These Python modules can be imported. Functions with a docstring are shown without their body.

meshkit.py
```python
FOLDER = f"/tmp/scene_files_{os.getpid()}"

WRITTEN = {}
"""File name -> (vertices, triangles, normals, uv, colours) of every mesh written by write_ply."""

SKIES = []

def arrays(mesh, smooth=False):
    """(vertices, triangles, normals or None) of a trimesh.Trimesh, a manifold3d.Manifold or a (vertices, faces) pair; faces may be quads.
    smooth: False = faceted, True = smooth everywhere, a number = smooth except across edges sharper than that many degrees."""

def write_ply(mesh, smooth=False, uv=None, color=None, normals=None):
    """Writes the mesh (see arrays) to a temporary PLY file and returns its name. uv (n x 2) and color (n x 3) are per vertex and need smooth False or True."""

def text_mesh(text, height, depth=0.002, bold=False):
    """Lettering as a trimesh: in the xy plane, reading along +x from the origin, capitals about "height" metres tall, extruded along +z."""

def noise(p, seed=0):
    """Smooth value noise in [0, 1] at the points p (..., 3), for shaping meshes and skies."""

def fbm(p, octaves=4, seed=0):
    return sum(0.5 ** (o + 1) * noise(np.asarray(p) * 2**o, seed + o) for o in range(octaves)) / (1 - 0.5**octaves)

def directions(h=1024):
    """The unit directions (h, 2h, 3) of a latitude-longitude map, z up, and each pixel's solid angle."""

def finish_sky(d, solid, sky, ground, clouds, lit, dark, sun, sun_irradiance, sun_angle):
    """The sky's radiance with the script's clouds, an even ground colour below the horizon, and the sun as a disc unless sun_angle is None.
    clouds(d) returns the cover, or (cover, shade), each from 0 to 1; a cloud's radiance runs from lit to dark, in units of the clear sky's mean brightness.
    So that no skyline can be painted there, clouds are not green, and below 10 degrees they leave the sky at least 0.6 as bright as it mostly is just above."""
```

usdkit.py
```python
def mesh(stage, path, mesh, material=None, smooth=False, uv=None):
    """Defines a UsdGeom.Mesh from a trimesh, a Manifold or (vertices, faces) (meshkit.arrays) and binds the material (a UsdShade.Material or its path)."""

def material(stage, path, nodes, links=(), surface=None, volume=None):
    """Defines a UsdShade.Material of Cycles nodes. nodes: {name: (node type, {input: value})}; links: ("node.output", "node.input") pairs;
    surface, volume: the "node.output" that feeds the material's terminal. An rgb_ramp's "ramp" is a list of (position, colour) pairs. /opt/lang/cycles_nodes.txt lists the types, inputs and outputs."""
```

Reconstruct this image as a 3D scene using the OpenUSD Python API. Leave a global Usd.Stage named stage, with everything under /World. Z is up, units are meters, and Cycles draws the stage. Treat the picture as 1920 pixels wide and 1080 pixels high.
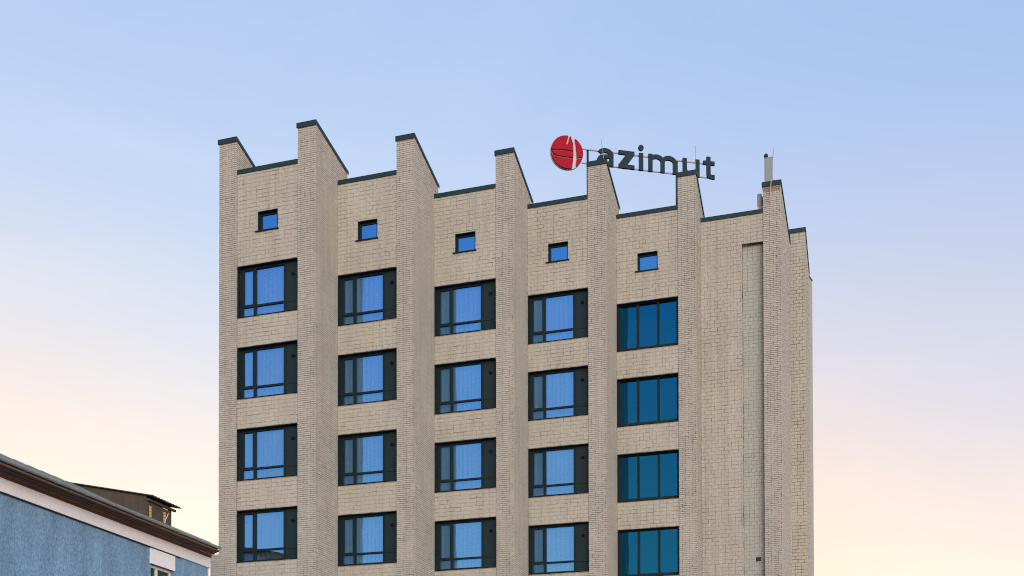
import math
import numpy as np
import trimesh
import usdkit
from pxr import Gf, Sdf, Usd, UsdGeom, UsdLux, UsdShade
from shapely.geometry import LineString, Point, Polygon, box as sbox
from shapely import affinity, union_all

stage = Usd.Stage.CreateInMemory()
UsdGeom.SetStageUpAxis(stage, UsdGeom.Tokens.z)
UsdGeom.SetStageMetersPerUnit(stage, 1.0)
UsdGeom.Xform.Define(stage, '/World')
UsdGeom.Scope.Define(stage, '/World/Looks')
EYE = 1.6                                   # camera height above the ground

# ------------------------------------------------------------------ camera
cam = UsdGeom.Camera.Define(stage, '/World/camera')
PITCH, ROLL = math.radians(0.932), math.radians(-0.13)
fw = np.array([0, math.cos(PITCH), math.sin(PITCH)])
up0 = np.array([0, -math.sin(PITCH), math.cos(PITCH)])
rt0 = np.array([1.0, 0, 0])
rt = rt0 * math.cos(ROLL) + up0 * math.sin(ROLL)
up = -rt0 * math.sin(ROLL) + up0 * math.cos(ROLL)
cam.AddTransformOp().Set(Gf.Matrix4d(*rt, 0, *up, 0, *(-fw), 0, 0, 0, EYE, 1))
cam.CreateHorizontalApertureAttr(36.0)
cam.CreateVerticalApertureAttr(20.25)
cam.CreateFocalLengthAttr(2074.68 / 1920 * 36)
cam.CreateVerticalApertureOffsetAttr((1429.56 - 540) / 1920 * 36)
cam.CreateClippingRangeAttr(Gf.Vec2f(0.1, 5000))
cam.CreateExposureAttr(1.34)

# ------------------------------------------------------------------ sky and sun
SUN_AZ, SUN_EL = math.radians(156.0), math.radians(5.0)   # low behind the viewer's right shoulder
SKY_STRENGTH = 0.15
sky_mat = usdkit.material(stage, '/World/Looks/sky', {
    'sky': ('sky_texture', {'sky_type': 'single_scattering', 'sun_disc': False, 'sun_elevation': SUN_EL,
                            'sun_rotation': SUN_AZ, 'altitude': 100.0, 'air_density': 1.0, 'aerosol_density': 0.1, 'ozone_density': 1.0}),
    'warm': ('mix', {'mix_type': 'multiply', 'fac': 1.0, 'color2': (1.0, 0.594, 0.188)}),        # evening air
    'veil': ('mix', {'mix_type': 'add', 'fac': 1.0, 'color2': (0.3125, 0.762, 2.0)}),            # even blue added over the whole sky colour
    # warm horizon glow painted into the sky colour by soft noise
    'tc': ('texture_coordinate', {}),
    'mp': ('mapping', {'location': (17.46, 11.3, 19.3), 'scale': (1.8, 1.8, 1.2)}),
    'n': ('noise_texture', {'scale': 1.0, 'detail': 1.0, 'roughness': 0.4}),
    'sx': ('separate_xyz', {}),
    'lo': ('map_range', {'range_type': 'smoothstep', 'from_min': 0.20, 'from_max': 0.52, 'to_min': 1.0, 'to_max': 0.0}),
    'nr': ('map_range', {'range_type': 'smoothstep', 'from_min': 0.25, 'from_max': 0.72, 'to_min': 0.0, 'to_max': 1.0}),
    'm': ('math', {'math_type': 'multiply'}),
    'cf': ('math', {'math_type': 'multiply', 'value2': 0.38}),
    'low_glow': ('mix', {'mix_type': 'mix', 'color2': (3.9, 1.95, 0.65)}),
    # faint wisps higher up
    'mp2': ('mapping', {'location': (3.1, 1.7, 0.4), 'scale': (2.0, 2.0, 7.0)}),
    'n2': ('noise_texture', {'scale': 1.0, 'detail': 5.0, 'roughness': 0.6, 'distortion': 0.8}),
    'nr2': ('map_range', {'range_type': 'smoothstep', 'from_min': 0.42, 'from_max': 0.75, 'to_min': 0.0, 'to_max': 1.0}),
    'wisp': ('mix', {'mix_type': 'add', 'color2': (0.13, 0.11, 0.07)}),
    'bg': ('background_shader', {'strength': SKY_STRENGTH})},
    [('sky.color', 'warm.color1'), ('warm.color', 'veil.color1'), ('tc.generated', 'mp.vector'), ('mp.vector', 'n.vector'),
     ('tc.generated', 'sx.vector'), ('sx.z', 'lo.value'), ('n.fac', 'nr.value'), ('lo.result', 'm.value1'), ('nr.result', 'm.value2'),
     ('m.value', 'cf.value1'), ('cf.value', 'low_glow.fac'), ('veil.color', 'low_glow.color1'), ('tc.generated', 'mp2.vector'), ('mp2.vector', 'n2.vector'), ('n2.fac', 'nr2.value'),
     ('nr2.result', 'wisp.fac'), ('low_glow.color', 'wisp.color1'), ('wisp.color', 'bg.color')], surface='bg.background')
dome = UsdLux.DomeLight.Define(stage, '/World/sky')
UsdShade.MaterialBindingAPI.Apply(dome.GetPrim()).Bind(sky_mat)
dome.GetPrim().SetCustomDataByKey('kind', 'structure')
sun = UsdLux.DistantLight.Define(stage, '/World/sun')
sun.CreateIntensityAttr(0.4)
sun.CreateAngleAttr(60.0)
sun.CreateNormalizeAttr(True)
sun.CreateColorAttr(Gf.Vec3f(1.0, 0.93, 0.82))
d = Gf.Vec3d(math.sin(SUN_AZ) * math.cos(SUN_EL), math.cos(SUN_AZ) * math.cos(SUN_EL), math.sin(SUN_EL))
sun.AddTransformOp().Set(Gf.Matrix4d().SetRotate(Gf.Rotation(Gf.Vec3d(0, 0, 1), d)))
sun.GetPrim().SetCustomDataByKey('kind', 'structure')

# ------------------------------------------------------------------ materials
L = '/World/Looks/'


def paint(name, c1, c2, rough=0.8, scale=1.2, island=0.0, fine=22.0, bump=0.0, metallic=0.0, spec=0.4, streak=0.0):
    """two tones of one paint mixed by broad and fine noise, optionally a little different for each loose piece"""
    nodes = {'g': ('geometry', {}),
             'n': ('noise_texture', {'scale': scale, 'detail': 5.0, 'roughness': 0.62}),
             'f': ('noise_texture', {'scale': fine, 'detail': 3.0, 'roughness': 0.6}),
             'r': ('map_range', {'from_min': 0.3, 'from_max': 0.7, 'clamp': True}),
             'm': ('mix_color', {'a': c1, 'b': c2}),
             'fr': ('map_range', {'from_min': 0.25, 'from_max': 0.75, 'to_min': 0.9, 'to_max': 1.08, 'clamp': True}),
             'm2': ('hsv', {}),
             'p': ('principled_bsdf', {'roughness': rough, 'metallic': metallic, 'specular_ior_level': spec})}
    links = [('g.position', 'n.vector'), ('g.position', 'f.vector'), ('n.fac', 'r.value'), ('r.result', 'm.fac'),
             ('f.fac', 'fr.value'), ('m.result', 'm2.color'), ('m2.color', 'p.base_color')]
    if streak:                    # rain streaks: noise drawn out downwards
        nodes['sm'] = ('mapping', {'scale': (5.0, 5.0, 0.22)})
        nodes['sn'] = ('noise_texture', {'scale': 1.0, 'detail': 4.0, 'roughness': 0.6})
        nodes['sr'] = ('map_range', {'from_min': 0.42, 'from_max': 0.68, 'to_min': 1.0, 'to_max': 1.0 - streak, 'clamp': True})
        nodes['sc'] = ('mix', {'mix_type': 'multiply', 'fac': 1.0})
        links.remove(('m2.color', 'p.base_color'))
        links += [('g.position', 'sm.vector'), ('sm.vector', 'sn.vector'), ('sn.fac', 'sr.value'), ('m2.color', 'sc.color1'), ('sr.result', 'sc.color2'), ('sc.color', 'p.base_color')]
    if island:
        nodes['ir'] = ('map_range', {'from_min': 0.0, 'from_max': 1.0, 'to_min': 1 - island, 'to_max': 1 + island})
        nodes['mul'] = ('math', {'math_type': 'multiply'})
        links += [('g.random_per_island', 'ir.value'), ('ir.result', 'mul.value1'), ('fr.result', 'mul.value2'), ('mul.value', 'm2.value')]
    else:
        links += [('fr.result', 'm2.value')]
    if bump:
        nodes['b'] = ('bump', {'strength': 0.6, 'distance': bump})
        links += [('f.fac', 'b.height'), ('b.normal', 'p.normal')]
    return usdkit.material(stage, L + name, nodes, links, surface='p.BSDF')


M = {}
M['brick'] = paint('painted_brick', (0.455, 0.44, 0.38), (0.40, 0.388, 0.335), 0.85, 0.55, island=0.055, fine=14, bump=0.002, streak=0.14)
M['pier_brick'] = paint('painted_pier_brick', (0.455, 0.44, 0.39), (0.405, 0.395, 0.35), 0.85, 0.55, island=0.055, fine=14, bump=0.002, streak=0.12)
M['tile'] = paint('painted_tile', (0.385, 0.395, 0.355), (0.35, 0.36, 0.325), 0.75, 0.8, island=0.03, fine=9)
M['bare'] = paint('bare_red_brick', (0.30, 0.225, 0.185), (0.36, 0.28, 0.235), 0.9, 3.0, island=0.15, fine=30)
M['plain'] = paint('painted_plaster', (0.42, 0.41, 0.36), (0.37, 0.365, 0.32), 0.85, 0.5, streak=0.1)
M['joint'] = usdkit.material(stage, L + 'brick_joint', {
    'g': ('geometry', {}),
    'n': ('noise_texture', {'scale': 1.7, 'detail': 4.0, 'roughness': 0.65}),
    'r': ('rgb_ramp', {'ramp': [(0.36, (0.05, 0.048, 0.045)), (0.45, (0.18, 0.175, 0.155)), (0.53, (0.41, 0.40, 0.35))]}),
    'p': ('principled_bsdf', {'roughness': 0.95, 'specular_ior_level': 0.1})},
    [('g.position', 'n.vector'), ('n.fac', 'r.fac'), ('r.color', 'p.base_color')], surface='p.BSDF')
M['pier_joint'] = usdkit.material(stage, L + 'pier_brick_joint', {
    'g': ('geometry', {}),
    'n': ('noise_texture', {'scale': 1.7, 'detail': 4.0, 'roughness': 0.65}),
    'r': ('rgb_ramp', {'ramp': [(0.39, (0.05, 0.048, 0.046)), (0.50, (0.15, 0.147, 0.133)), (0.61, (0.36, 0.35, 0.31))]}),
    'p': ('principled_bsdf', {'roughness': 0.95, 'specular_ior_level': 0.1})},
    [('g.position', 'n.vector'), ('n.fac', 'r.fac'), ('r.color', 'p.base_color')], surface='p.BSDF')
M['coping'] = paint('dark_teal_metal', (0.010, 0.034, 0.045), (0.008, 0.028, 0.037), 0.5, 2.0, fine=40, spec=0.3)
M['frame'] = paint('dark_window_metal', (0.007, 0.017, 0.020), (0.0055, 0.014, 0.0165), 0.6, 2.0, fine=40, spec=0.2)
M['panel'] = paint('dark_green_panel', (0.008, 0.025, 0.031), (0.0065, 0.021, 0.026), 0.55, 2.0, fine=40, spec=0.22)
M['vent'] = paint('black_vent', (0.005, 0.010, 0.012), (0.004, 0.008, 0.01), 0.8, 2.0, spec=0.05)
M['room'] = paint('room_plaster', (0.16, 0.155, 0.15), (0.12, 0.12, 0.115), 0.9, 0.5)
M['roofing'] = paint('roof_felt', (0.10, 0.10, 0.10), (0.07, 0.07, 0.07), 0.9, 0.5)


def glass(name, tint, refl, refl_tint, wav):
    return usdkit.material(stage, L + name, {
        'g': ('geometry', {}),
        'n': ('noise_texture', {'scale': 0.75, 'detail': 1.0}),
        'b': ('bump', {'strength': 1.0, 'distance': wav}),
        'fr': ('fresnel', {'IOR': 1.5}),
        'r': ('map_range', {'from_min': 0.04, 'from_max': 1.0, 'to_min': refl, 'to_max': 1.0, 'clamp': True}),
        't': ('transparent_bsdf', {'color': tint}),
        's': ('glossy_bsdf', {'color': refl_tint, 'roughness': 0.0}),
        'inner': ('math', {'math_type': 'subtract', 'value1': 1.0}),       # one reflecting face: a ray leaving the pane meets none
        'mul': ('math', {'math_type': 'multiply'}),
        'm': ('mix_closure', {})},
        [('g.position', 'n.vector'), ('n.fac', 'b.height'), ('b.normal', 's.normal'), ('fr.fac', 'r.value'), ('g.backfacing', 'inner.value2'),
         ('r.result', 'mul.value1'), ('inner.value', 'mul.value2'), ('mul.value', 'm.fac'),
         ('t.BSDF', 'm.closure1'), ('s.BSDF', 'm.closure2')], surface='m.closure')


M['glass'] = glass('sky_tinted_glass', (0.88, 0.9, 0.9), 0.65, (0.12, 0.47, 1.0), 0.012)  # reflection tint holds the blue of the sky opposite
M['dark_glass'] = glass('dark_sky_tinted_glass', (0.5, 0.6, 0.62), 0.34, (0.02, 0.35, 0.78), 0.012)  # sky blue put into this reflection tint too
M['house_glass'] = glass('clear_glass', (0.8, 0.86, 0.84), 0.12, (0.9, 0.95, 0.95), 0.004)
M['curtain'] = usdkit.material(stage, L + 'sheer_curtain', {
    'd': ('diffuse_bsdf', {'color': (0.80, 0.79, 0.77)}),
    't': ('translucent_bsdf', {'color': (0.6, 0.6, 0.6)}),
    'm': ('mix_closure', {'fac': 0.35})},
    [('d.BSDF', 'm.closure1'), ('t.BSDF', 'm.closure2')], surface='m.closure')
M['sign_dark'] = paint('dark_green_letter', (0.010, 0.030, 0.042), (0.008, 0.025, 0.035), 0.55, 2.0, spec=0.12)
M['red'] = paint('red_acrylic', (0.31, 0.007, 0.026), (0.275, 0.006, 0.023), 0.5, 1.0, spec=0.06)
M['pale'] = paint('pale_acrylic', (0.46, 0.46, 0.48), (0.42, 0.42, 0.44), 0.4, 3.0)
M['steel'] = paint('grey_steel', (0.24, 0.26, 0.28), (0.2, 0.22, 0.235), 0.5, 4.0, metallic=0.3)
M['antenna'] = paint('grey_plastic', (0.24, 0.29, 0.285), (0.21, 0.255, 0.255), 0.5, 2.0)
M['copper'] = paint('rusty_rod', (0.46, 0.40, 0.35), (0.36, 0.29, 0.25), 0.6, 6.0)
M['black'] = paint('black_plastic', (0.015, 0.02, 0.018), (0.01, 0.014, 0.013), 0.6, 6.0)
M['white_paint'] = paint('white_render', (0.78, 0.80, 0.86), (0.72, 0.75, 0.82), 0.8, 0.8, fine=10)
M['white_pvc'] = paint('white_plastic', (0.7, 0.7, 0.7), (0.66, 0.66, 0.66), 0.4, 3.0)
M['brown'] = paint('brown_board', (0.105, 0.055, 0.038), (0.07, 0.04, 0.03), 0.75, 3.0, fine=30)
M['brown_light'] = paint('rusty_board', (0.27, 0.15, 0.08), (0.17, 0.095, 0.055), 0.7, 3.0, fine=30)
M['zinc'] = paint('weathered_zinc', (0.30, 0.37, 0.39), (0.23, 0.30, 0.32), 0.45, 2.0, fine=12, metallic=0.3)
M['slate'] = paint('weathered_roof_sheet', (0.17, 0.215, 0.23), (0.10, 0.14, 0.155), 0.6, 1.3, fine=12)
M['old_wood'] = paint('old_dark_wood', (0.085, 0.068, 0.048), (0.055, 0.045, 0.034), 0.9, 4.0, fine=26)
M['yellow_glow'] = paint('yellow_glow_planks', (0.62, 0.45, 0.18), (0.5, 0.36, 0.15), 0.7, 8.0)  # colour carries the glow seen through the dormer openings
M['asphalt'] = paint('asphalt', (0.055, 0.055, 0.057), (0.045, 0.045, 0.046), 0.9, 0.3)
M['stucco'] = usdkit.material(stage, L + 'blue_stucco', {
    'g': ('geometry', {}),
    'map': ('mapping', {'scale': (1.0, 1.0, 0.75)}),
    'v': ('noise_texture', {'scale': 17.0, 'detail': 4.0, 'roughness': 0.65}),
    'r': ('rgb_ramp', {'ramp': [(0.33, (0.095, 0.175, 0.29)), (0.45, (0.145, 0.265, 0.42)), (0.56, (0.175, 0.31, 0.475)), (0.70, (0.25, 0.41, 0.56))]}),
    'bm': ('mapping', {'scale': (2.0, 2.0, 0.4)}),
    'big': ('noise_texture', {'scale': 0.9, 'detail': 5.0, 'roughness': 0.65}),
    'br': ('map_range', {'from_min': 0.3, 'from_max': 0.7, 'to_min': 0.78, 'to_max': 1.2}),
    'h': ('hsv', {}),
    'b': ('bump', {'strength': 0.9, 'distance': 0.02}),
    'p': ('principled_bsdf', {'roughness': 0.9, 'specular_ior_level': 0.2})},
    [('g.position', 'map.vector'), ('map.vector', 'v.vector'), ('g.position', 'bm.vector'), ('bm.vector', 'big.vector'), ('v.fac', 'r.fac'), ('r.color', 'h.color'),
     ('big.fac', 'br.value'), ('br.result', 'h.value'), ('h.color', 'p.base_color'), ('v.fac', 'b.height'), ('b.normal', 'p.normal')],
    surface='p.BSDF')

# ------------------------------------------------------------------ helpers
used = {}


def numbered(parent, name):
    k = used.get((parent, name), 0)
    used[(parent, name)] = k + 1
    return f'{parent}/{name}' if k == 0 else f'{parent}/{name}_{k:03d}'


origin_of = {'/World': np.zeros(3)}


def tag(prim, label=None, cat=None, group=None, kind=None):
    for k, v in (('label', label), ('category', cat), ('group', group), ('kind', kind)):
        if v:
            prim.SetCustomDataByKey(k, v)
    return prim


def thing(name, label, cat, at, group=None, kind=None):
    p = numbered('/World', name)
    x = UsdGeom.Xform.Define(stage, p)
    x.AddTranslateOp().Set(Gf.Vec3d(*map(float, at)))
    origin_of[p] = np.array(at, float)
    tag(x.GetPrim(), label, cat, group, kind)
    return p


class MB:
    """collects faces in one coordinate frame and becomes ONE mesh"""

    def __init__(self, frame=None):
        self.v, self.f, self.n, self.frame = [], [], 0, frame

    def add(self, v, f):
        v, f = np.asarray(v, float), np.asarray(f, int)
        if f.shape[1] == 4:
            f = np.vstack([f[:, [0, 1, 2]], f[:, [0, 2, 3]]])
        self.v.append(v)
        self.f.append(f + self.n)
        self.n += len(v)
        return self

    def tm(self, t):
        return self.add(np.array(t.vertices), np.array(t.faces))

    def box(self, a, b):
        (x0, y0, z0), (x1, y1, z1) = a, b
        x0, x1 = min(x0, x1), max(x0, x1)
        y0, y1 = min(y0, y1), max(y0, y1)
        z0, z1 = min(z0, z1), max(z0, z1)
        v = [(x, y, z) for z in (z0, z1) for y in (y0, y1) for x in (x0, x1)]
        f = [(0, 2, 3, 1), (4, 5, 7, 6), (0, 1, 5, 4), (2, 6, 7, 3), (0, 4, 6, 2), (1, 3, 7, 5)]
        return self.add(v, f)

    def prism(self, poly, x0, x1):
        """poly: convex or not, (y, z) outline counter-clockwise seen from +x, extruded along the frame's first axis"""
        t = trimesh.creation.extrude_polygon(Polygon(poly), 1.0)
        v = np.array(t.vertices)
        return self.add(np.c_[x0 + v[:, 2] * (x1 - x0), v[:, 0], v[:, 1]], np.array(t.faces))

    def bar(self, p, q, r, sides=8):
        p, q = np.array(p, float), np.array(q, float)
        t = trimesh.creation.cylinder(radius=r, segment=np.array([p, q]), sections=sides)
        return self.tm(t)

    def done(self):
        v, f = np.vstack(self.v), np.vstack(self.f)
        return (v if self.frame is None else self.frame(v)), f


def obj(name, mb, mat, parent='/World', smooth=False, **kw):
    p = numbered(parent, name)
    v, f = mb.done() if isinstance(mb, MB) else (np.array(mb.vertices), np.array(mb.faces))
    o = origin_of.get(parent)
    if o is None:
        o = origin_of['/World/' + parent.split('/')[2]]
    origin_of[p] = o
    m = usdkit.mesh(stage, p, (v - o, f), M[mat] if isinstance(mat, str) else mat, smooth=smooth)
    tag(m.GetPrim(), **kw)
    return p


def turn(angle, at=(0, 0)):
    """frame with axis 0 to the right and axis 1 away, turned so that axis 1 points ANGLE radians right of straight ahead"""
    c, s = math.cos(angle), math.sin(angle)

    def fr(v):
        v = np.asarray(v, float)
        return np.c_[at[0] + v[:, 0] * c + v[:, 1] * s, at[1] - v[:, 0] * s + v[:, 1] * c, v[:, 2] + EYE]
    return fr


# ------------------------------------------------------------------ the setting
g = MB()
g.add([(-1500, -1500, 0), (1500, -1500, 0), (1500, 1500, 0), (-1500, 1500, 0)], [(0, 1, 2, 3)])
obj('ground', g, 'asphalt', kind='structure')

# ------------------------------------------------------------------ the hotel
TH = 0.304151
H = turn(TH)                                  # u right along a bay, v away, z above the eye
UL = [-21.672, -18.471, -15.387, -12.199, -9.061, -5.908]
UR = [-19.195, -16.089, -12.910, -9.790, -6.619, -3.469]
UQ = [-18.471, -15.387, -12.199, -9.061, -5.908, -2.783]
V = [35.486, 37.245, 39.234, 41.053, 42.869, 44.164]
ROOF, WTOP, WH, FL = 22.46, 18.884, 1.907, 3.0
BASE = -EYE
BRICKS_FROM = 4.6
hotel = thing('hotel_building', 'tall cream brick hotel with sawtooth bays, dark windows and sloping fin tops', 'building', H([(-12.0, 45.0, -EYE)])[0])
JD = 0.014                                    # joint depth
rng = np.random.default_rng(7)


def lay(a0, a1, z0, z1, course, length, holes=(), top=None, gap=0.010, faded=0.0, seed=1, bond=0.5):
    """courses of bricks on a rectangle: list of (a0, a1, z0, z1 left, z1 right, inset left, right, below, above)"""
    r = np.random.default_rng(seed)
    out = []
    n0 = int(math.floor((z0 - 0) / course))
    z = n0 * course
    k = n0
    while z < z1 - 1e-6:
        zb, zt = max(z, z0), min(z + course, z1)
        x = a0 - length * (bond if k % 2 else 0.0) - (length * 0.5 if r.random() < 0.12 else 0)
        while x < a1 - 1e-6:
            ln = length * (0.5 if r.random() < 0.10 else 1.0)
            xa, xb = max(x, a0), min(x + ln, a1)
            x += ln
            if xb - xa < 0.03 or zt - zb < 0.02:
                continue
            todo = [(xa, xb, zb, zt)]
            for (h0, h1, g0, g1) in holes:
                nxt = []
                for (p, q, b, t) in todo:
                    if q <= h0 or p >= h1 or t <= g0 or b >= g1:
                        nxt.append((p, q, b, t))
                        continue
                    if p < h0:
                        nxt.append((p, h0, b, t))
                    if q > h1:
                        nxt.append((h1, q, b, t))
                    pp, qq = max(p, h0), min(q, h1)
                    if b < g0:
                        nxt.append((pp, qq, b, g0))
                    if t > g1:
                        nxt.append((pp, qq, g1, t))
                todo = nxt
            for (p, q, b, t) in todo:
                if q - p < 0.02 or t - b < 0.012:
                    continue
                ta = tb = t
                if top is not None:
                    ta, tb = min(t, top(p)), min(t, top(q))
                    if ta - b < 0.02 or tb - b < 0.02:
                        continue
                ins = gap * 0.5 * r.uniform(0.45, 1.35, 4)
                ins[r.random(4) < faded] = 0.0
                out.append((p, q, b, ta, tb, *ins))
        z += course
        k += 1
    return np.array(out)


def brick_verts(B, seed, proud=0.003, draft=0.003):
    """(n, 8, 3) corners (along, out, up) of each brick: a foot on the joint plane and a slightly smaller face"""
    r = np.random.default_rng(seed)
    a0, a1, z0, za, zb, il, ir, ib, it = B.T
    a0, a1, z0, za, zb = a0 + il, a1 - ir, z0 + ib, za - it, zb - it
    d0, d = np.zeros(len(B)), JD + r.uniform(-proud, proud, len(B))
    tilt = r.uniform(-proud, proud, (len(B), 2)) * 0.6
    e = draft
    q = [(a0, d0, z0), (a1, d0, z0), (a1, d0, zb), (a0, d0, za),
         (a0 + e, d - tilt[:, 0], z0 + e), (a1 - e, d + tilt[:, 0], z0 + e), (a1 - e, d + tilt[:, 1], zb - e), (a0 + e, d - tilt[:, 1], za - e)]
    return np.stack([np.stack(c, 1) for c in q], 1)


BF = np.array([(4, 5, 6, 7), (0, 1, 5, 4), (1, 2, 6, 5), (2, 3, 7, 6), (3, 0, 4, 7)])


def brick_mb(verts, to_frame, frame):
    m = MB(frame)
    n = len(verts)
    f = (BF[None] + 8 * np.arange(n)[:, None, None]).reshape(-1, 4)
    m.add(to_frame(verts.reshape(-1, 3)), f)
    return m


def facing(v):          # wall facing the street at depth v: along = u
    return lambda p: np.c_[p[:, 0], v - p[:, 1], p[:, 2]]


def right_side(u):      # wall facing right at u: along = v
    return lambda p: np.c_[u + p[:, 1], p[:, 0], p[:, 2]]


# -- piers with their sloping fin tops
P1L = -22.40
piers = []   # u0, u1, v front, v side end (visible), z front, v back, z back
piers.append((P1L, UL[0] - 0.002, V[0] - 0.07, 36.3, 23.66, V[0] + 2.55, 22.85))
ends = [(38.07, 23.25), (39.68, 23.05), (41.75, 22.95), (43.45, 23.06), (45.24, 23.05)]
zf = [23.74, 23.69, 23.69, 23.71, 23.72]
for i in range(5):
    piers.append((UR[i], UQ[i], V[i] - 0.016, V[i + 1] + 0.9, zf[i], ends[i][0], ends[i][1]))
piers.append((UR[5], UQ[5], V[5] - 0.016, 50.40, 23.50, 50.36, 23.95))
piers.append((-2.781, -2.130, 50.38, 54.45, 24.51, 54.45, 24.26))
PW = 0.006
for i, (u0, u1, vf, vs, z0, vb, z1) in enumerate(piers):
    slope = (z1 - z0) / (vb - vf)
    body = MB(H)
    zt = lambda q, z0=z0, vf=vf, slope=slope: z0 - 0.03 + (q - vf) * slope
    poly = [(vf + JD, BASE), (vb, BASE), (vb, zt(vb)), (vf + JD, zt(vf + JD))]
    body.prism(poly, u0 + 0.001, u1 - JD)
    p = obj('pier', body, 'pier_joint', hotel)
    fc, fl = (0.150, 0.26) if i == 7 else (0.075, 0.26)
    B = lay(u0, u1, BRICKS_FROM, zt(vf), fc, fl, seed=100 + i, gap=0.013 if i < 7 else 0.015, faded=0.10)
    if i == 6:
        bare = B[(B[:, 2] > zt(vf) - 0.42)]
        B = B[(B[:, 2] <= zt(vf) - 0.42)]
        obj('bare_bricks', brick_mb(brick_verts(bare, 5), facing(vf + JD), H), 'bare', p, kind='stuff')
    obj('brick_courses', brick_mb(brick_verts(B, 200 + i), facing(vf + JD), H), 'brick' if i == 7 else 'pier_brick', p, kind='stuff')
    S = lay(vf, vb, BRICKS_FROM, 30.0, 0.075, 0.26, top=zt, seed=300 + i, gap=0.015 if i < 6 else 0.004, faded=0.06 if i < 6 else 0.6)
    obj('side_brick_courses', brick_mb(brick_verts(S, 400 + i), right_side(u1 - JD), H), 'pier_brick', p, kind='stuff')
    # dark metal cap: a folded sheet with a deep front flange and a shallow side flange
    cap = MB(H)
    o, t = 0.035, 0.02
    hf, hs = 0.185, 0.10
    tp = lambda q: z0 + (q - vf) * slope
    cap.prism([(vf - o, tp(vf - o) - t), (vb + o, tp(vb + o) - t), (vb + o, tp(vb + o)), (vf - o, tp(vf - o))], u0 - o, u1 + o)
    cap.box((u0 - o, vf - o, tp(vf - o) - hf), (u1 + o, vf - o + t, tp(vf - o) - t))
    for (ua, ub) in ((u0 - o, u0 - o + 0.012), (u1 + o - 0.012, u1 + o)):
        cap.prism([(vf - o + t, tp(vf) - hs - t), (vb + o, tp(vb + o) - hs - t), (vb + o, tp(vb + o) - t), (vf - o + t, tp(vf - o + t) - t)], ua, ub)
    obj('coping', cap, 'coping', p)

# rear parapet beyond the last pier and the far side wall
rear = MB(H)
rear.prism([(54.46, BASE), (58.3, BASE), (58.3, 25.52), (54.46, 24.05)], -2.9, -2.13)
rw = obj('rear_wall', rear, 'plain', hotel)
rc = MB(H)
rc.prism([(54.46, 24.06), (58.33, 25.54), (58.33, 25.60), (54.46, 24.13)], -2.93, -2.10)
obj('coping', rc, 'coping', rw)

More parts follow.
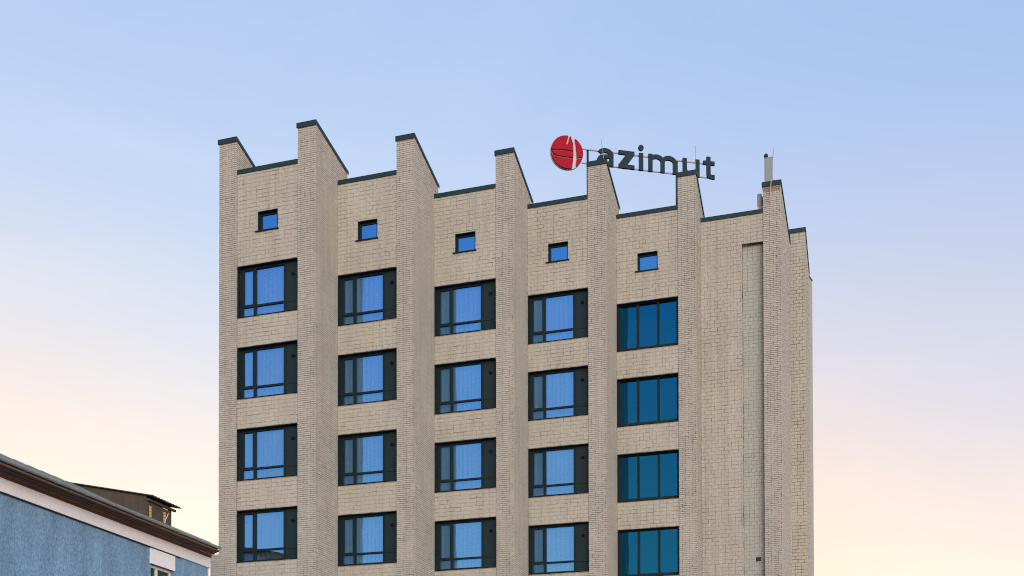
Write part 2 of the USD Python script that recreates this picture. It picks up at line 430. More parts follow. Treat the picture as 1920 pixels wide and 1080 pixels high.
# -- bay walls, their copings, roof slabs and rooms behind
TW = 0.36
bay_bricks = []          # (wall path, verts, to_frame)
win_rows = [WTOP - FL * k for k in range(4)]
for i in range(6):
    u0, u1, v = UL[i], UR[i], V[i]
    holes = []
    if i < 5:
        for wt in win_rows:
            holes.append((u0 - 1, u1 + 1, wt - WH, wt))
        su0, su1 = u0 + 0.345 * (u1 - u0), u0 + 0.672 * (u1 - u0)
        holes.append((su0, su1, 20.06, 20.79))
    else:
        holes.append((-4.286, u1 + 1, BASE, 21.18))
    vf = v + JD
    wp = numbered(hotel, 'bay_wall')
    UsdGeom.Xform.Define(stage, wp)
    origin_of[wp] = origin_of[hotel]

    def slab(name, poly):
        t = trimesh.creation.extrude_polygon(poly, 1.0)
        q = np.array(t.vertices)
        m = MB(H).add(np.c_[q[:, 0], vf + q[:, 2] * (v + TW - vf), q[:, 1]], np.array(t.faces)[:, ::-1])
        obj(name, m, 'joint', wp)
    if i < 5:
        slab('spandrel', sbox(u0, BASE, u1, win_rows[3] - WH))
        for k in range(3):
            slab('spandrel', sbox(u0, win_rows[k + 1], u1, win_rows[k] - WH))
        slab('parapet', sbox(u0, WTOP, u1, ROOF - 0.03).difference(sbox(su0, 20.06, su1, 20.79)))
    else:
        slab('parapet', sbox(u0, BASE, u1, ROOF - 0.03).difference(sbox(-4.286, BASE - 1, u1 + 1, 21.18)))
    B = lay(u0, u1, BRICKS_FROM, ROOF - 0.03, 0.15, 0.26, holes=holes, seed=500 + i, gap=0.014, faded=0.48)
    bay_bricks.append((wp, brick_verts(B, 600 + i, proud=0.004), facing(vf), i))
    c = MB(H)
    c.box((u0 + 0.003, v - 0.03, ROOF - 0.165), (u1 - 0.003, v - 0.008, ROOF))
    c.box((u0 + 0.003, v - 0.008, ROOF - 0.02), (u1 - 0.003, v + TW + 0.05, ROOF))
    obj('coping', c, 'coping', wp)
    rf = MB(H)
    rf.box((u0 + 0.002, v + TW + 0.002, ROOF - 0.45), (u1 - 0.002, V[i] + 14, ROOF - 0.3))
    obj('roof', rf, 'roofing', hotel)
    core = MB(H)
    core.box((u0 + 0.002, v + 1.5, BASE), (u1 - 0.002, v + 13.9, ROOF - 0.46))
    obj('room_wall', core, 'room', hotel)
    if i < 5:
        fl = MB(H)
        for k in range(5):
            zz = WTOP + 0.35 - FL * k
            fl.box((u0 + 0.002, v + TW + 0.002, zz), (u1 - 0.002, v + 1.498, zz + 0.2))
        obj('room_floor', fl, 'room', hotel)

# the 300 largest bay-wall bricks are pieces of their own, the rest one part per wall
cand = []
for j, (wp, vb, tf, i) in enumerate(bay_bricks):
    c = H(tf(vb.mean(1)))
    size = (vb[:, 1, 0] - vb[:, 0, 0]) * (vb[:, 2, 2] - vb[:, 1, 2])
    vis = c[:, 2] - EYE > 350.0 / 2075 * c[:, 1] + 0.75
    sc = np.where(vis & (size > 0.025), size / c[:, 1] ** 2, 0)
    cand += [(s, j, k) for k, s in enumerate(sc)]
cand.sort(reverse=True)
chosen = {(j, k) for s, j, k in cand[:300]}
for j, (wp, vb, tf, i) in enumerate(bay_bricks):
    single = np.array([(j, k) in chosen for k in range(len(vb))])
    for q in vb[single]:
        obj('brick', brick_mb(q[None], tf, H), 'brick', wp)
    obj('brick_courses', brick_mb(vb[~single], tf, H), 'brick', wp, kind='stuff')

# tall recess of the blind bay: stack-bonded tiles and a small square hole
rv = V[5] + 0.20
rec = MB(H)
rec.box((-4.283, rv + JD, BASE), (UR[5] - 0.001, rv + 0.25, 21.3))
rp = obj('recess_wall', rec, 'joint', hotel)
hole = (-3.83, -3.63, 8.61, 8.77)
B = lay(-4.283, UR[5], BRICKS_FROM, 21.25, 0.15, 0.2, holes=[hole], seed=900, gap=0.007, faded=0.2, bond=0.0)
obj('tile_courses', brick_mb(brick_verts(B, 901, proud=0.001), facing(rv + JD), H), 'tile', rp, kind='stuff')
hb = MB(H)
hb.box((-3.83, rv + JD - 0.002, 8.61), (-3.63, rv + JD - 0.001, 8.77))  # thin black sheet stands for the shade inside the hole
obj('hole_shade', hb, 'black', rp)

# low brick infill between the hotel's end pier and the blue house
inf = MB(H)
inf.box((P1L - 0.36, V[0] - 0.05 + JD, BASE), (P1L - 0.001, V[0] + 0.5, 8.33))
ip = obj('infill_wall', inf, 'joint', hotel)
B = lay(P1L - 0.36, P1L, BRICKS_FROM, 8.33, 0.075, 0.26, seed=950, gap=0.011, faded=0.1)
obj('brick_courses', brick_mb(brick_verts(B, 951), facing(V[0] - 0.05 + JD), H), 'pier_brick', ip, kind='stuff')


# -- windows
def curtain_mb(u0, u1, v, z0, z1, seed):
    r = np.random.default_rng(seed)
    n = 190
    u = np.linspace(u0, u1, n)
    ph = np.cumsum(r.uniform(0.12, 0.56, n))
    amp = 0.042 + 0.018 * np.sin(np.linspace(0, r.uniform(5, 9), n) + r.uniform(0, 6))
    rows = []
    for zz, k in ((z1, 0.55), (0.5 * (z0 + z1), 0.9), (z0, 1.15)):
        rows.append(np.c_[u, v + np.sin(ph) * amp * k, np.full(n, zz)])
    f = []
    for a in range(2):
        for b in range(n - 1):
            f.append((a * n + b, (a + 1) * n + b, (a + 1) * n + b + 1, a * n + b + 1))
    return MB(H).add(np.vstack(rows), f)


def pane_mb(u0, u1, v, z0, z1, r):
    """a thin sealed pane, very slightly out of true"""
    a, b = r.uniform(-0.0022, 0.0022, 2)
    q = []
    for dv in (0.0, 0.012):
        for (x, z, sx, sz) in ((u0, z0, -1, -1), (u1, z0, 1, -1), (u1, z1, 1, 1), (u0, z1, -1, 1)):
            q.append((x, v + dv + sx * a * (u1 - u0) * 0.5 + sz * b * (z1 - z0) * 0.5, z))
    return MB(H).add(q, [(0, 1, 2, 3), (5, 4, 7, 6), (4, 0, 3, 7), (1, 5, 6, 2), (3, 2, 6, 7), (4, 5, 1, 0)])


R = 0.20                      # how deep the frames sit in the wall
for i in range(5):
    u0, u1, v = UL[i] + 0.003, UR[i] - 0.003, V[i]
    W = u1 - u0
    X = lambda q: u0 + q * W
    for k, wt in enumerate(win_rows):
        r = np.random.default_rng(1000 + 10 * i + k)
        zt, zb = wt - 0.003, wt - WH + 0.003
        holder = numbered(hotel, 'window')
        UsdGeom.Xform.Define(stage, holder)
        origin_of[holder] = origin_of[hotel]
        g0, gf = v + R, v + R - 0.045          # glass plane, frame face
        fb = v + R + 0.06
        ln = MB(H)
        ln.box((u0, v - 0.006, zt - 0.022), (u1, g0 - 0.06, zt))
        ln.box((u0, v - 0.004, zb + 0.02), (u0 + 0.022, g0 - 0.06, zt - 0.022))
        ln.box((u1 - 0.022, v - 0.004, zb + 0.02), (u1, g0 - 0.06, zt - 0.022))
        ln.box((u0, v - 0.03, zb), (u1, g0 - 0.06, zb + 0.02))
        obj('reveal_lining', ln, 'frame', holder)
        fm = MB(H)
        if i < 4:
            pu = [0.062, 0.236, 0.280, 0.738, 0.778]
            z1t, z1b, z2t, z2b = zt - 0.095, zb + 0.485, zb + 0.415, zb + 0.09
            fm.box((u0 + 0.022, gf, zb + 0.02), (X(pu[0]), fb, zt - 0.022))
            fm.box((X(pu[1]), gf, zb + 0.02), (X(pu[2]), fb, zt - 0.022))
            fm.box((X(pu[3]), gf, zb + 0.02), (X(pu[4]), fb, zt - 0.022))
            for (a, b) in ((0, 1), (2, 3)):
                fm.box((X(pu[a]), gf, z1t), (X(pu[b]), fb, zt - 0.022))
                fm.box((X(pu[a]), gf, z2t), (X(pu[b]), fb, z1b))
                fm.box((X(pu[a]), gf, zb + 0.02), (X(pu[b]), fb, z2b))
            obj('frame', fm, 'frame', holder)
            sh = MB(H)                          # opening sash of the narrow light
            s = 0.034
            sh.box((X(pu[0]) + 0.002, gf + 0.01, z1b + 0.002), (X(pu[0]) + s, fb, z1t - 0.002))
            sh.box((X(pu[1]) - s, gf + 0.01, z1b + 0.002), (X(pu[1]) - 0.002, fb, z1t - 0.002))
            sh.box((X(pu[0]) + s, gf + 0.01, z1t - s), (X(pu[1]) - s, fb, z1t - 0.002))
            sh.box((X(pu[0]) + s, gf + 0.01, z1b + 0.002), (X(pu[1]) - s, fb, z1b + s))
            obj('sash', sh, 'frame', holder)
            obj('pane', pane_mb(X(pu[0]) + s, X(pu[1]) - s, g0, z1b + s, z1t - s, r), 'glass', holder)
            obj('pane', pane_mb(X(pu[2]), X(pu[3]), g0, z1b, z1t, r), 'glass', holder)
            obj('pane', pane_mb(X(pu[0]), X(pu[1]), g0, z2b, z2t, r), 'glass', holder)
            obj('pane', pane_mb(X(pu[2]), X(pu[3]), g0, z2b, z2t, r), 'glass', holder)
            zm = zb + 0.42
            pn = MB(H).box((X(pu[4]), gf + 0.012, zm + 0.008), (u1 - 0.022, fb, zt - 0.03))
            obj('side_panel', pn, 'panel', holder)
            pn = MB(H).box((X(pu[4]), gf + 0.012, zb + 0.02), (u1 - 0.022, fb, zm - 0.008))
            obj('side_panel', pn, 'panel', holder)
            ps = MB(H)
            ps.box((X(pu[4]), gf + 0.022, zm - 0.008), (u1 - 0.022, fb, zm + 0.008))
            
            obj('panel_joint', ps, 'vent', holder)
            uc, zc = X(0.893), zt - 0.48
            vt = trimesh.creation.cylinder(radius=0.062, segment=[[uc, gf + 0.02, zc], [uc, gf - 0.02, zc]], sections=20)
            obj('vent', MB(H).tm(vt), 'vent', holder)
            obj('curtain', curtain_mb(X(0.03), X(0.77), v + R + 0.13, zb - 0.05, zt - 0.12, 3000 + 10 * i + k), 'curtain', holder)
            rl = MB(H).box((X(0.03), v + R + 0.08, zt - 0.12), (X(0.77), v + R + 0.17, zt - 0.05))
            obj('curtain_rail', rl, 'white_pvc', holder)
        else:
            pu = [0.045, 0.312, 0.352, 0.645, 0.684, 0.962]
            z1t, z1b = zt - 0.05, zb + 0.15
            fm.box((u0 + 0.022, gf, zb + 0.02), (X(pu[0]), fb, zt - 0.022))
            fm.box((X(pu[1]), gf, zb + 0.02), (X(pu[2]), fb, zt - 0.022))
            fm.box((X(pu[3]), gf, zb + 0.02), (X(pu[4]), fb, zt - 0.022))
            fm.box((X(pu[5]), gf, zb + 0.02), (u1 - 0.022, fb, zt - 0.022))
            for (a, b) in ((0, 1), (2, 3), (4, 5)):
                fm.box((X(pu[a]), gf, z1t), (X(pu[b]), fb, zt - 0.022))
                fm.box((X(pu[a]), gf, zb + 0.02), (X(pu[b]), fb, z1b))
                obj('pane', pane_mb(X(pu[a]), X(pu[b]), g0, z1b, z1t, r), 'dark_glass', holder)
            obj('frame', fm, 'frame', holder)
    # small square window under the roof
    r = np.random.default_rng(1500 + i)
    a, b = UL[i] + 0.345 * (UR[i] - UL[i]) + 0.003, UL[i] + 0.672 * (UR[i] - UL[i]) - 0.003
    z0, z1 = 20.063, 20.787
    holder = numbered(hotel, 'small_window')
    UsdGeom.Xform.Define(stage, holder)
    origin_of[holder] = origin_of[hotel]
    dp = 0.16
    ln = MB(H)
    ln.box((a, v - 0.004, z1 - 0.02), (b, v + dp - 0.03, z1))
    ln.box((a, v - 0.004, z0), (a + 0.02, v + dp - 0.03, z1 - 0.02))
    ln.box((b - 0.02, v - 0.004, z0), (b, v + dp - 0.03, z1 - 0.02))
    ln.box((a + 0.02, v, z0), (b - 0.02, v + dp - 0.03, z0 + 0.02))
    obj('reveal_lining', ln, 'frame', holder)
    fm = MB(H)
    s = 0.045
    fm.box((a + 0.001, v + dp - 0.03, z0), (a + 0.07, v + dp + 0.04, z1))
    fm.box((b - s, v + dp - 0.03, z0), (b - 0.001, v + dp + 0.04, z1))
    fm.box((a + 0.07, v + dp - 0.03, z1 - 0.1), (b - s, v + dp + 0.04, z1))
    fm.box((a + 0.07, v + dp - 0.03, z0), (b - s, v + dp + 0.04, z0 + s))
    obj('frame', fm, 'frame', holder)
    obj('pane', pane_mb(a + 0.07, b - s, v + dp, z0 + s, z1 - 0.1, r), 'glass', holder)
    obj('sill', MB(H).box((a - 0.09, v - 0.06, z0 - 0.02), (b + 0.05, v - 0.002, z0 + 0.012)), 'frame', holder)

# ------------------------------------------------------------------ rooftop sign
SA = math.radians(-12.1)                      # the sign runs parallel to the stepped front
SO = np.array([3.067, 43.6, 25.07])


def SG(p):                                    # along the sign, away, up (from the top rail at the first post)
    p = np.asarray(p, float)
    c, s = math.cos(SA), math.sin(SA)
    return np.c_[SO[0] + p[:, 0] * c + p[:, 1] * s, SO[1] - p[:, 0] * s + p[:, 1] * c, SO[2] + p[:, 2] + EYE]


KX, KZ = 0.00421, 0.00400


def S2(x, y):                                 # measures of the lettering to metres, the run of the sign taken out
    return ((x - 545) * KX, -((y - (268 + 0.105 * (x - 545))) * KZ))


sign = thing('rooftop_sign', 'rooftop sign of dark lower-case letters beside a round red emblem on rails', 'sign', SG([(0, 0, -2.4)])[0])


def plate(poly, d0, d1):
    m = MB(SG)
    for gm in getattr(poly, 'geoms', [poly]):
        if gm.area < 1e-5:
            continue
        t = trimesh.creation.extrude_polygon(gm, 1.0)
        v = np.array(t.vertices)
        f = np.array(t.faces)[:, ::-1]
        m.add(np.c_[v[:, 0], d0 + v[:, 2] * (d1 - d0), v[:, 1]], f)
    return m


def stroke(pts, w, cap='flat', join='round'):
    return LineString([S2(*p) for p in pts]).buffer(w / 2, cap_style=cap, join_style=join, resolution=10)


SW = 0.168
BASEY = lambda x: 462 + 0.105 * (x - 905)      # foot of the letters
XT = lambda x: 283 + 0.105 * (x - 905)         # top of the small letters


def arc(cx, cy, rx, ry, a0, a1, n=14):
    return [(cx + rx * math.cos(math.radians(t)), cy + ry * math.sin(math.radians(t))) for t in np.linspace(a0, a1, n)]


def skew(pts):                                # upright drawing (x, up from the foot) to the slanted measures
    return [(x, BASEY(x) - y) for x, y in pts]


X_H = 178
letters = {}
hw = SW / KX / 2
# a: bowl, stem and hooked top
a_ = [stroke(skew(arc(712, X_H - 62, 60, 62 - hw, 160, 0) + [(772, 0)]), SW),
      stroke(skew([(772, 100), (720, 100)] + arc(700, 58, 52, 37, 100, 270) + [(735, 24), (772, 50)]), SW * 0.86)]
letters['a'] = union_all(a_)
z_ = [stroke(skew([(843, X_H - hw), (1000, X_H - hw)]), SW * .95), stroke(skew([(843, hw), (1000, hw)]), SW * .95)]
z_.append(Polygon([S2(*p) for p in skew([(940, X_H - 2), (1000, X_H - 2), (1000, X_H - 36), (905, 2), (843, 2), (843, 36)])]))
letters['z'] = union_all(z_)
letters['i'] = stroke(skew([(1067, 0), (1067, X_H - 4)]), SW)
letters['dot'] = Point(S2(*skew([(1066, 228)])[0])).buffer(0.112, resolution=12)
m_ = [stroke(skew([(1161, 0), (1161, X_H)]), SW),
      stroke(skew([(1161, 90)] + arc(1222, X_H - 70, 61, 70 - hw, 180, 0) + [(1283, 0)]), SW),
      stroke(skew([(1283, 90)] + arc(1346, X_H - 70, 62, 70 - hw, 180, 0) + [(1408, 0)]), SW)]
letters['m'] = union_all(m_)
letters['u'] = union_all([stroke(skew([(1637, 0), (1637, X_H)]), SW),
                          stroke(skew([(1507, X_H)] + arc(1572, 68, 65, 68 - hw, 180, 360) + [(1637, 100)]), SW)])
letters['t'] = union_all([stroke(skew([(1750, X_H + 42), (1750, 48)] + arc(1777, 48, 27, 48 - hw * .9, 180, 270) + [(1812, hw * .9)]), SW),
                          stroke(skew([(1697, X_H - 20), (1812, X_H - 20)]), SW * .92)])
letters['i'] = union_all([letters['i'], letters.pop('dot')])
for ch in 'azimut':
    obj('letter', plate(letters[ch], -0.11, -0.03), 'sign_dark', sign)
rails = (0, -0.56)
for zr in rails:
    obj('rail', MB(SG).box((-0.25, -0.02, zr - 0.022), (5.1, 0.02, zr + 0.022)), 'steel', sign)
for (xp, zb) in ((0.015, -2.35), (3.76, -2.35)):
    obj('post', MB(SG).box((xp - 0.035, 0.021, zb), (xp + 0.035, 0.1, 0.03)), 'sign_dark', sign)
# round emblem: a pale drum with red segments standing proud of it
CX, CZ = S2(336, 311)
RX = 0.665
EM = lambda px, py: (CX + (px - 545) / 405.0 * RX, CZ - ((py - 550) - 0.105 * (px - 545)) / 405.0 * RX)
disc = Point(CX, CZ).buffer(RX, resolution=40)
obj('emblem_back', plate(disc, -0.06, 0.03), 'pale', sign)
cut = lambda *pts: Polygon([EM(*p) for p in pts])
band = cut((628, 150), (690, 330), (704, 520), (700, 720), (662, 960), (770, 930), (782, 760), (792, 640), (776, 430), (738, 160))
upper = LineString([EM(*p) for p in ((110, 505), (280, 496), (420, 498), (560, 510), (710, 538))]).buffer(0.026)
lower = LineString([EM(*p) for p in ((165, 540), (185, 590), (260, 630), (400, 664), (560, 684), (720, 694), (800, 700), (960, 688))]).buffer(0.030)
slit = LineString([EM(*p) for p in ((600, 150), (572, 270), (546, 352))]).buffer(0.032)
red = disc.buffer(-0.012).difference(union_all([band, upper, lower, slit]))
for gm in red.geoms:
    if gm.area > 0.01:
        obj('emblem_segment', plate(gm, -0.13, -0.058), 'red', sign)

# ------------------------------------------------------------------ things on the last fins
def at_px(x, y, depth):
    """place a point seen at a measured bearing at the given distance ahead"""
    return np.array([(x - 960) / 2074.68 * depth, depth, (1429.56 - y) / 2074.68 * depth])


def at_hotel(u, v, z):
    return H([(u, v, z)])[0]


# panel antenna standing behind the cap of the seventh fin
AH = H
au0, au1, av = -3.44, -3.12, V[5] + 0.55
ant = thing('panel_antenna', 'tall pale grey panel antenna standing on the last high fin', 'antenna', at_hotel(-3.28, av, 23.4))
bd = MB(AH)
tb = trimesh.creation.extrude_polygon(sbox(au0, av, au1, av + 0.16).buffer(-0.03).buffer(0.03, resolution=4), 1.55)
tb.apply_translation((0, 0, 23.2))
bd.tm(tb)
obj('housing', bd, 'antenna', ant)
cp = MB(AH)
cp.box((au0 - 0.004, av - 0.004, 24.75), (au1 + 0.004, av + 0.164, 24.775))
obj('end_cap', cp, 'steel', ant)
dv = MB(AH)
sph = trimesh.creation.icosphere(2, 0.085)
sph.apply_translation((au0 + 0.06, av + 0.06, 24.88))
dv.tm(sph)
dv.bar((au0 + 0.06, av + 0.06, 24.77), (au0 + 0.06, av + 0.06, 24.86), 0.05)
obj('dark_head', dv, 'black', ant)  # small dark ball on a short stem, no lamp in it
mt = MB(AH)
mt.box((au1 + 0.003, av + 0.02, 23.3), (au1 + 0.09, av + 0.12, 23.85))
obj('mount_box', mt, 'antenna', ant)
ml = MB(AH)
ml.bar((-3.25, av + 0.2, 22.6), (-3.25, av + 0.2, 24.5), 0.035)
ml.box((-3.3, av + 0.155, 24.2), (-3.2, av + 0.24, 24.26))
obj('mast', ml, 'steel', ant)

# wall unit on the left flank of that fin
fu = UR[5]
un = thing('wall_unit', 'small rounded grey box on a bracket beside the last high fin', 'equipment box', at_hotel(fu - 0.12, V[5] + 0.3, 22.9))
ub = MB(H)
t = trimesh.creation.extrude_polygon(sbox(0, 0, 0.18, 0.47).buffer(-0.05).buffer(0.05, resolution=5), 0.22)
v_ = np.array(t.vertices)
ub.add(np.c_[fu - 0.235 + v_[:, 0], V[5] + 0.2 + v_[:, 2], 22.72 + v_[:, 1]], np.array(t.faces)[:, ::-1])
obj('housing', ub, 'antenna', un)
bk = MB(H)
bk.box((fu - 0.055, V[5] + 0.24, 22.76), (fu - 0.002, V[5] + 0.38, 23.07))
obj('bracket', bk, 'black', un)
sp = MB(H)
sp.prism([(V[5] + 0.2, 22.46), (V[5] + 0.5, 22.46), (V[5] + 0.5, 22.71), (V[5] + 0.2, 22.71)], fu - 0.2, fu - 0.002)
obj('plinth', sp, 'plain', un)


def rod(name, label, pts, radii, mats, grp='lightning rods on the fin tops'):
    root = thing(name, label, 'lightning rod', np.array(pts[0]), grp)
    for (p, q, rr, mm, nm) in zip(pts[:-1], pts[1:], radii, mats, ('pole', 'tip', 'tip')):
        obj(nm, MB().bar(p, q, rr), mm, root)


A = lambda u, v, z: tuple(at_hotel(u, v, z))
vq = V[5] - 0.10
rod('lightning_rod', 'thin rust coloured lightning rod strapped to the front of the last high fin',
    [A(-3.20, vq, 22.66), A(-3.13, vq, 23.55), A(-3.03, vq, 24.72)], (0.017, 0.010), ('copper', 'steel'))
rod('lightning_rod', 'thin lightning rod rising behind the letter a above the fin',
    [A(-9.22, V[3] + 0.4, 23.3), A(-9.26, V[3] + 0.4, 24.1), A(-9.34, V[3] + 0.4, 24.75)], (0.016, 0.009), ('steel', 'steel'))
rod('lightning_rod', 'thin lightning rod rising between the letters u and t',
    [A(-5.96, V[4] + 0.4, 23.2), A(-5.97, V[4] + 0.4, 24.2), A(-5.98, V[4] + 0.4, 24.9)], (0.016, 0.009), ('steel', 'steel'))

# ------------------------------------------------------------------ blue house at the left
HA = math.radians(14.0)
HE = np.array([-10.776, 39.3])
HF0 = turn(HA, HE)


def B_(v):     # along the wall towards the hotel (ends at 0), out from the wall, up -> frame axes
    v = np.asarray(v, float)
    return HF0(np.c_[v[:, 1], v[:, 0], v[:, 2]])


house = thing('blue_house', 'low blue stuccoed house with white frieze, brown eaves and grey roof', 'house', B_([(-6.0, -3.0, -EYE)])[0])
SL, DEP = -14.4, 6.2
ZF, ZE = 7.585, 7.945


def hbox(a, b):
    return MB(B_).box(a, b)


wl = MB(B_)
w0, w1 = -3.72, -2.33                         # window opening along the wall
wl.box((SL, -DEP, BASE), (w0, 0, ZF + 0.3))
wl.box((w1, -DEP, BASE), (-0.09, 0, ZF + 0.3))
wl.box((w0, -DEP, 7.05), (w1, 0, ZF + 0.3))
wl.box((w0, -DEP, BASE), (w1, 0, 5.3))
wl.box((w0, -DEP, 5.3), (w1, -0.6, 7.05))
hw_ = obj('wall', wl, 'stucco', house)
obj('corner_strip', hbox((-0.09, -DEP, BASE), (0.0, 0.012, ZF - 0.001)), 'white_paint', hw_)
fz = MB(B_)
fz.box((SL, 0.002, ZF), (-5.42, 0.062, ZE))
obj('frieze', fz, 'white_paint', house)
obj('frieze', hbox((-5.405, 0.002, ZF), (0.0, 0.06, ZE)), 'white_paint', house)
obj('dark_strip', hbox((SL, 0.002, ZF - 0.035), (-2.0, 0.05, ZF - 0.003)), 'black', house)  # thin black strip along the foot of the frieze
obj('lintel_panel', hbox((w0 - 0.06, 0.002, 7.05), (w1 + 0.03, 0.035, ZF - 0.037)), 'white_paint', house)
cr = MB(B_)
cr.box((SL, 0.002, ZE + 0.001), (0.0, 0.10, ZE + 0.06))
obj('cornice', cr, 'brown', house)
cr = MB(B_)
cr.box((SL, 0.002, ZE + 0.06), (-0.05, 0.17, ZE + 0.085))
obj('cornice', cr, 'brown_light', house)
nb = 3                                        # soffit boards, each run one piece
for q in range(nb):
    o0, o1 = 0.17 + q * 0.14, 0.17 + (q + 1) * 0.14 - 0.012
    obj('soffit_board', hbox((SL, o0, ZE + 0.086 + 0.018 * q), (-0.13 - 0.10 * q, o1, ZE + 0.12 + 0.018 * q)), 'brown', house)
obj('soffit_back', hbox((SL, 0.002, ZE + 0.16), (-0.36, 0.6, ZE + 0.18)), 'brown', house)
fa = MB(B_)
fa.box((SL, 0.58, ZE + 0.125), (-0.42, 0.605, ZE + 0.18))
obj('fascia', fa, 'brown_light', house)
gt = MB(B_)                                   # gutter: an open half round
prof = [(0.612 + 0.07 * (1 - math.cos(t)), ZE + 0.25 - 0.07 * math.sin(t)) for t in np.linspace(0, math.pi, 9)]
inner = [(0.622 + 0.06 * (1 - math.cos(t)), ZE + 0.25 - 0.06 * math.sin(t)) for t in np.linspace(math.pi, 0, 9)]
gt.prism(prof + inner, SL, -0.44)
gut = obj('gutter', gt, 'zinc', house)
for q in range(14):
    s_ = -0.6 - q * 1.25
    obj('bracket', MB(B_).box((s_ - 0.012, 0.6, ZE + 0.17), (s_ + 0.012, 0.765, ZE + 0.262)), 'steel', gut)
# hipped roof
EO, EZ, RO = 0.60, ZE + 0.235, -2.45
pit = (9.62 - (ZE + 0.235)) / (EO - RO)
RZ = EZ + pit * (EO - RO)
run = EO - RO
rf = MB(B_)
e1 = -0.45
th_ = 0.04
front = [(SL, EO, EZ), (e1, EO, EZ), (e1 - run, RO, RZ), (SL, RO, RZ)]
hip = [(e1, EO, EZ), (e1, RO - run, EZ), (e1 - run, RO, RZ)]
back = [(e1, RO - run, EZ), (SL, RO - run, EZ), (SL, RO, RZ), (e1 - run, RO, RZ)]
for poly in (front, hip, back):
    n_ = len(poly)
    lo = [(a, b, c - th_) for a, b, c in poly]
    rf.add(poly + lo, [(0, k, k + 1) for k in range(1, n_ - 1)] + [(n_, n_ + k + 1, n_ + k) for k in range(1, n_ - 1)]
           + [t for k in range(n_) for t in ((k, n_ + k, n_ + (k + 1) % n_), (k, n_ + (k + 1) % n_, (k + 1) % n_))])
roof = obj('roof', rf, 'slate', house)
cosr, sinr = run / math.hypot(run, RZ - EZ), (RZ - EZ) / math.hypot(run, RZ - EZ)
for q in range(24):                           # standing seams
    s_ = e1 - 0.5 - 0.62 * q
    top_o = RO if s_ < e1 - run else EO - (e1 - s_)
    sm = MB(B_)
    z1_ = EZ + (EO - top_o) * pit
    sm.add([(s_ - .015, EO, EZ), (s_ + .015, EO, EZ), (s_ + .015, top_o, z1_), (s_ - .015, top_o, z1_),
            (s_ - .015, EO, EZ + .035), (s_ + .015, EO, EZ + .035), (s_ + .015, top_o, z1_ + .035), (s_ - .015, top_o, z1_ + .035)],
           [(0, 3, 2, 1), (4, 5, 6, 7), (0, 1, 5, 4), (1, 2, 6, 5), (2, 3, 7, 6), (3, 0, 4, 7)])
    obj('seam', sm, 'slate', roof)
sn = MB(B_)
sn.bar((-9.0, EO - 0.12, EZ + 0.14), (-0.75, EO - 0.12, EZ + 0.14), 0.008)
for q in range(9):
    sn.bar((-9.2 + 1.05 * q, EO - 0.12, EZ + 0.03), (-9.2 + 1.05 * q, EO - 0.12, EZ + 0.145), 0.008)
obj('snow_guard', sn, 'steel', roof)
# window under the frieze, only its head in view
hw2 = numbered(house, 'window')
UsdGeom.Xform.Define(stage, hw2)
origin_of[hw2] = origin_of[house]
fm = MB(B_)
vi = -0.12
fm.box((w0 + .003, vi - .06, 6.96), (w1 - .003, vi, 7.045))
fm.box((w0 + .003, vi - .06, 5.31), (w1 - .003, vi, 5.4))
for (a, b) in ((w0 + .003, w0 + 0.08), (w0 + 0.48, w0 + 0.60), (w1 - 0.08, w1 - .003)):
    fm.box((a, vi - .06, 5.4), (b, vi, 6.96))
obj('frame', fm, 'white_pvc', hw2)
for (a, b) in ((w0 + 0.08, w0 + 0.48), (w0 + 0.60, w1 - 0.08)):
    obj('pane', MB(B_).box((a, vi - .04, 5.4), (b, vi - .028, 6.96)), 'house_glass', hw2)
rb = MB(B_).box((w0, -0.598, 5.31), (w1, -0.58, 7.04))
obj('room_wall', rb, 'room', hw2)

# wooden dormer on the roof
dm = numbered(house, 'dormer')
UsdGeom.Xform.Define(stage, dm)
origin_of[dm] = origin_of[house]
d0, d1, do = -4.40, -2.98, 0.30
dz0, dz1 = 8.15, 8.98
dback = -2.35
dpit = (9.60 - 9.02) / (0.5 - dback)
T_ = lambda o: 9.0 + (0.5 - o) * dpit
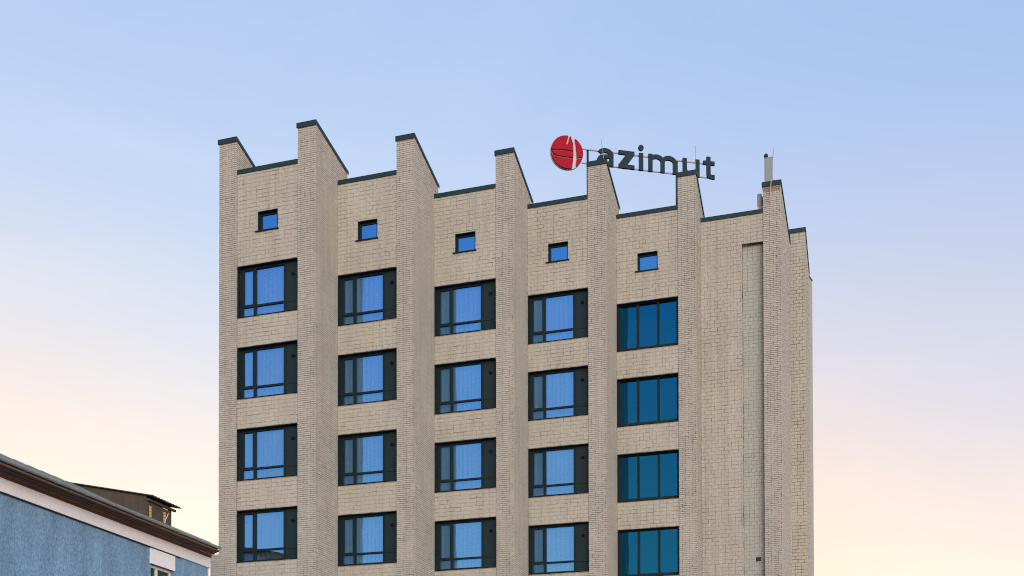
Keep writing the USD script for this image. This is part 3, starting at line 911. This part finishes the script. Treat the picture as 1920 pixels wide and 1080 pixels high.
# boards of the front, with two openings left between them
ops = [(-4.29, -4.10), (-3.46, -3.27)]
xs = d0
for q, (a, b) in enumerate([(d0, -4.29), (-4.10, -3.86), (-3.85, -3.66), (-3.65, -3.46), (-3.27, -3.12), (-3.11, d1)]):
    obj('board', hbox((a, do - 0.03, dz0), (b - 0.006, do, 8.96)), 'old_wood', dm)
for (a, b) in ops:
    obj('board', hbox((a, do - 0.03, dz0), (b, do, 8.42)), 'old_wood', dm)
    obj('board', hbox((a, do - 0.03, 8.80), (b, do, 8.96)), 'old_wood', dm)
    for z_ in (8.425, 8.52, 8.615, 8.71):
        obj('glow_plank', hbox((a + .004, do - 0.05, z_), (b - .004, do - 0.032, z_ + 0.08)), 'yellow_glow', dm)  # yellow stands for light coming through from behind
obj('brace', MB(B_).bar((-3.43, do + .012, 8.42), (-3.18, do + .012, 8.78), 0.012, 6), 'white_pvc', dm)
obj('lath', hbox((-3.5, do + .003, 8.86), (-3.24, do + 0.02, 8.89)), 'white_pvc', dm)
# cheek boards (left and right)
for (sa, sb) in ((d0 - 0.0, d0 + 0.025), (d1 - 0.025, d1)):
    for q in range(9):
        o1 = do - 0.032 - q * 0.29
        o0 = o1 - 0.284
        zb_ = lambda o: max(EZ + (EO - o) * pit - 0.05, 8.1)
        if zb_(o0) > T_(o0):
            continue
        ck = MB(B_)
        ck.add([(sa, o0, zb_(o0)), (sa, o1, zb_(o1)), (sa, o1, T_(o1)), (sa, o0, T_(o0)), (sb, o0, zb_(o0)), (sb, o1, zb_(o1)), (sb, o1, T_(o1)), (sb, o0, T_(o0))],
               [(0, 1, 2, 3), (4, 7, 6, 5), (0, 4, 5, 1), (2, 6, 7, 3), (1, 5, 6, 2), (0, 3, 7, 4)])
        obj('cheek_board', ck, 'old_wood', dm)
# corrugated roof sheet of the dormer
cs = MB(B_)
n_ = 61
ss = np.linspace(d0 - 0.09, d1 + 0.2, n_)
wv = 0.022 * np.sin(np.arange(n_) * math.pi / 3.0)
rows = []
for o in (0.55, dback - 0.35):
    for dz in (0.0, 0.012):
        rows.append(np.c_[ss, np.full(n_, o), T_(o) + 0.03 + wv + dz])
f = []
for k in range(n_ - 1):
    f += [(k, k + 1, 2 * n_ + k + 1, 2 * n_ + k), (n_ + k, 3 * n_ + k, 3 * n_ + k + 1, n_ + k + 1), (k, n_ + k, n_ + k + 1, k + 1), (2 * n_ + k, 2 * n_ + k + 1, 3 * n_ + k + 1, 3 * n_ + k)]
f += [(0, 2 * n_, 3 * n_, n_), (n_ - 1, 2 * n_ - 1, 4 * n_ - 1, 3 * n_ - 1)]
cs.add(np.vstack(rows), f)
obj('roof_sheet', cs, 'old_wood', dm)
obj('eaves_beam', hbox((d0 - 0.05, do + 0.005, 8.90), (d1 + 0.16, do + 0.07, 8.97)), 'old_wood', dm)
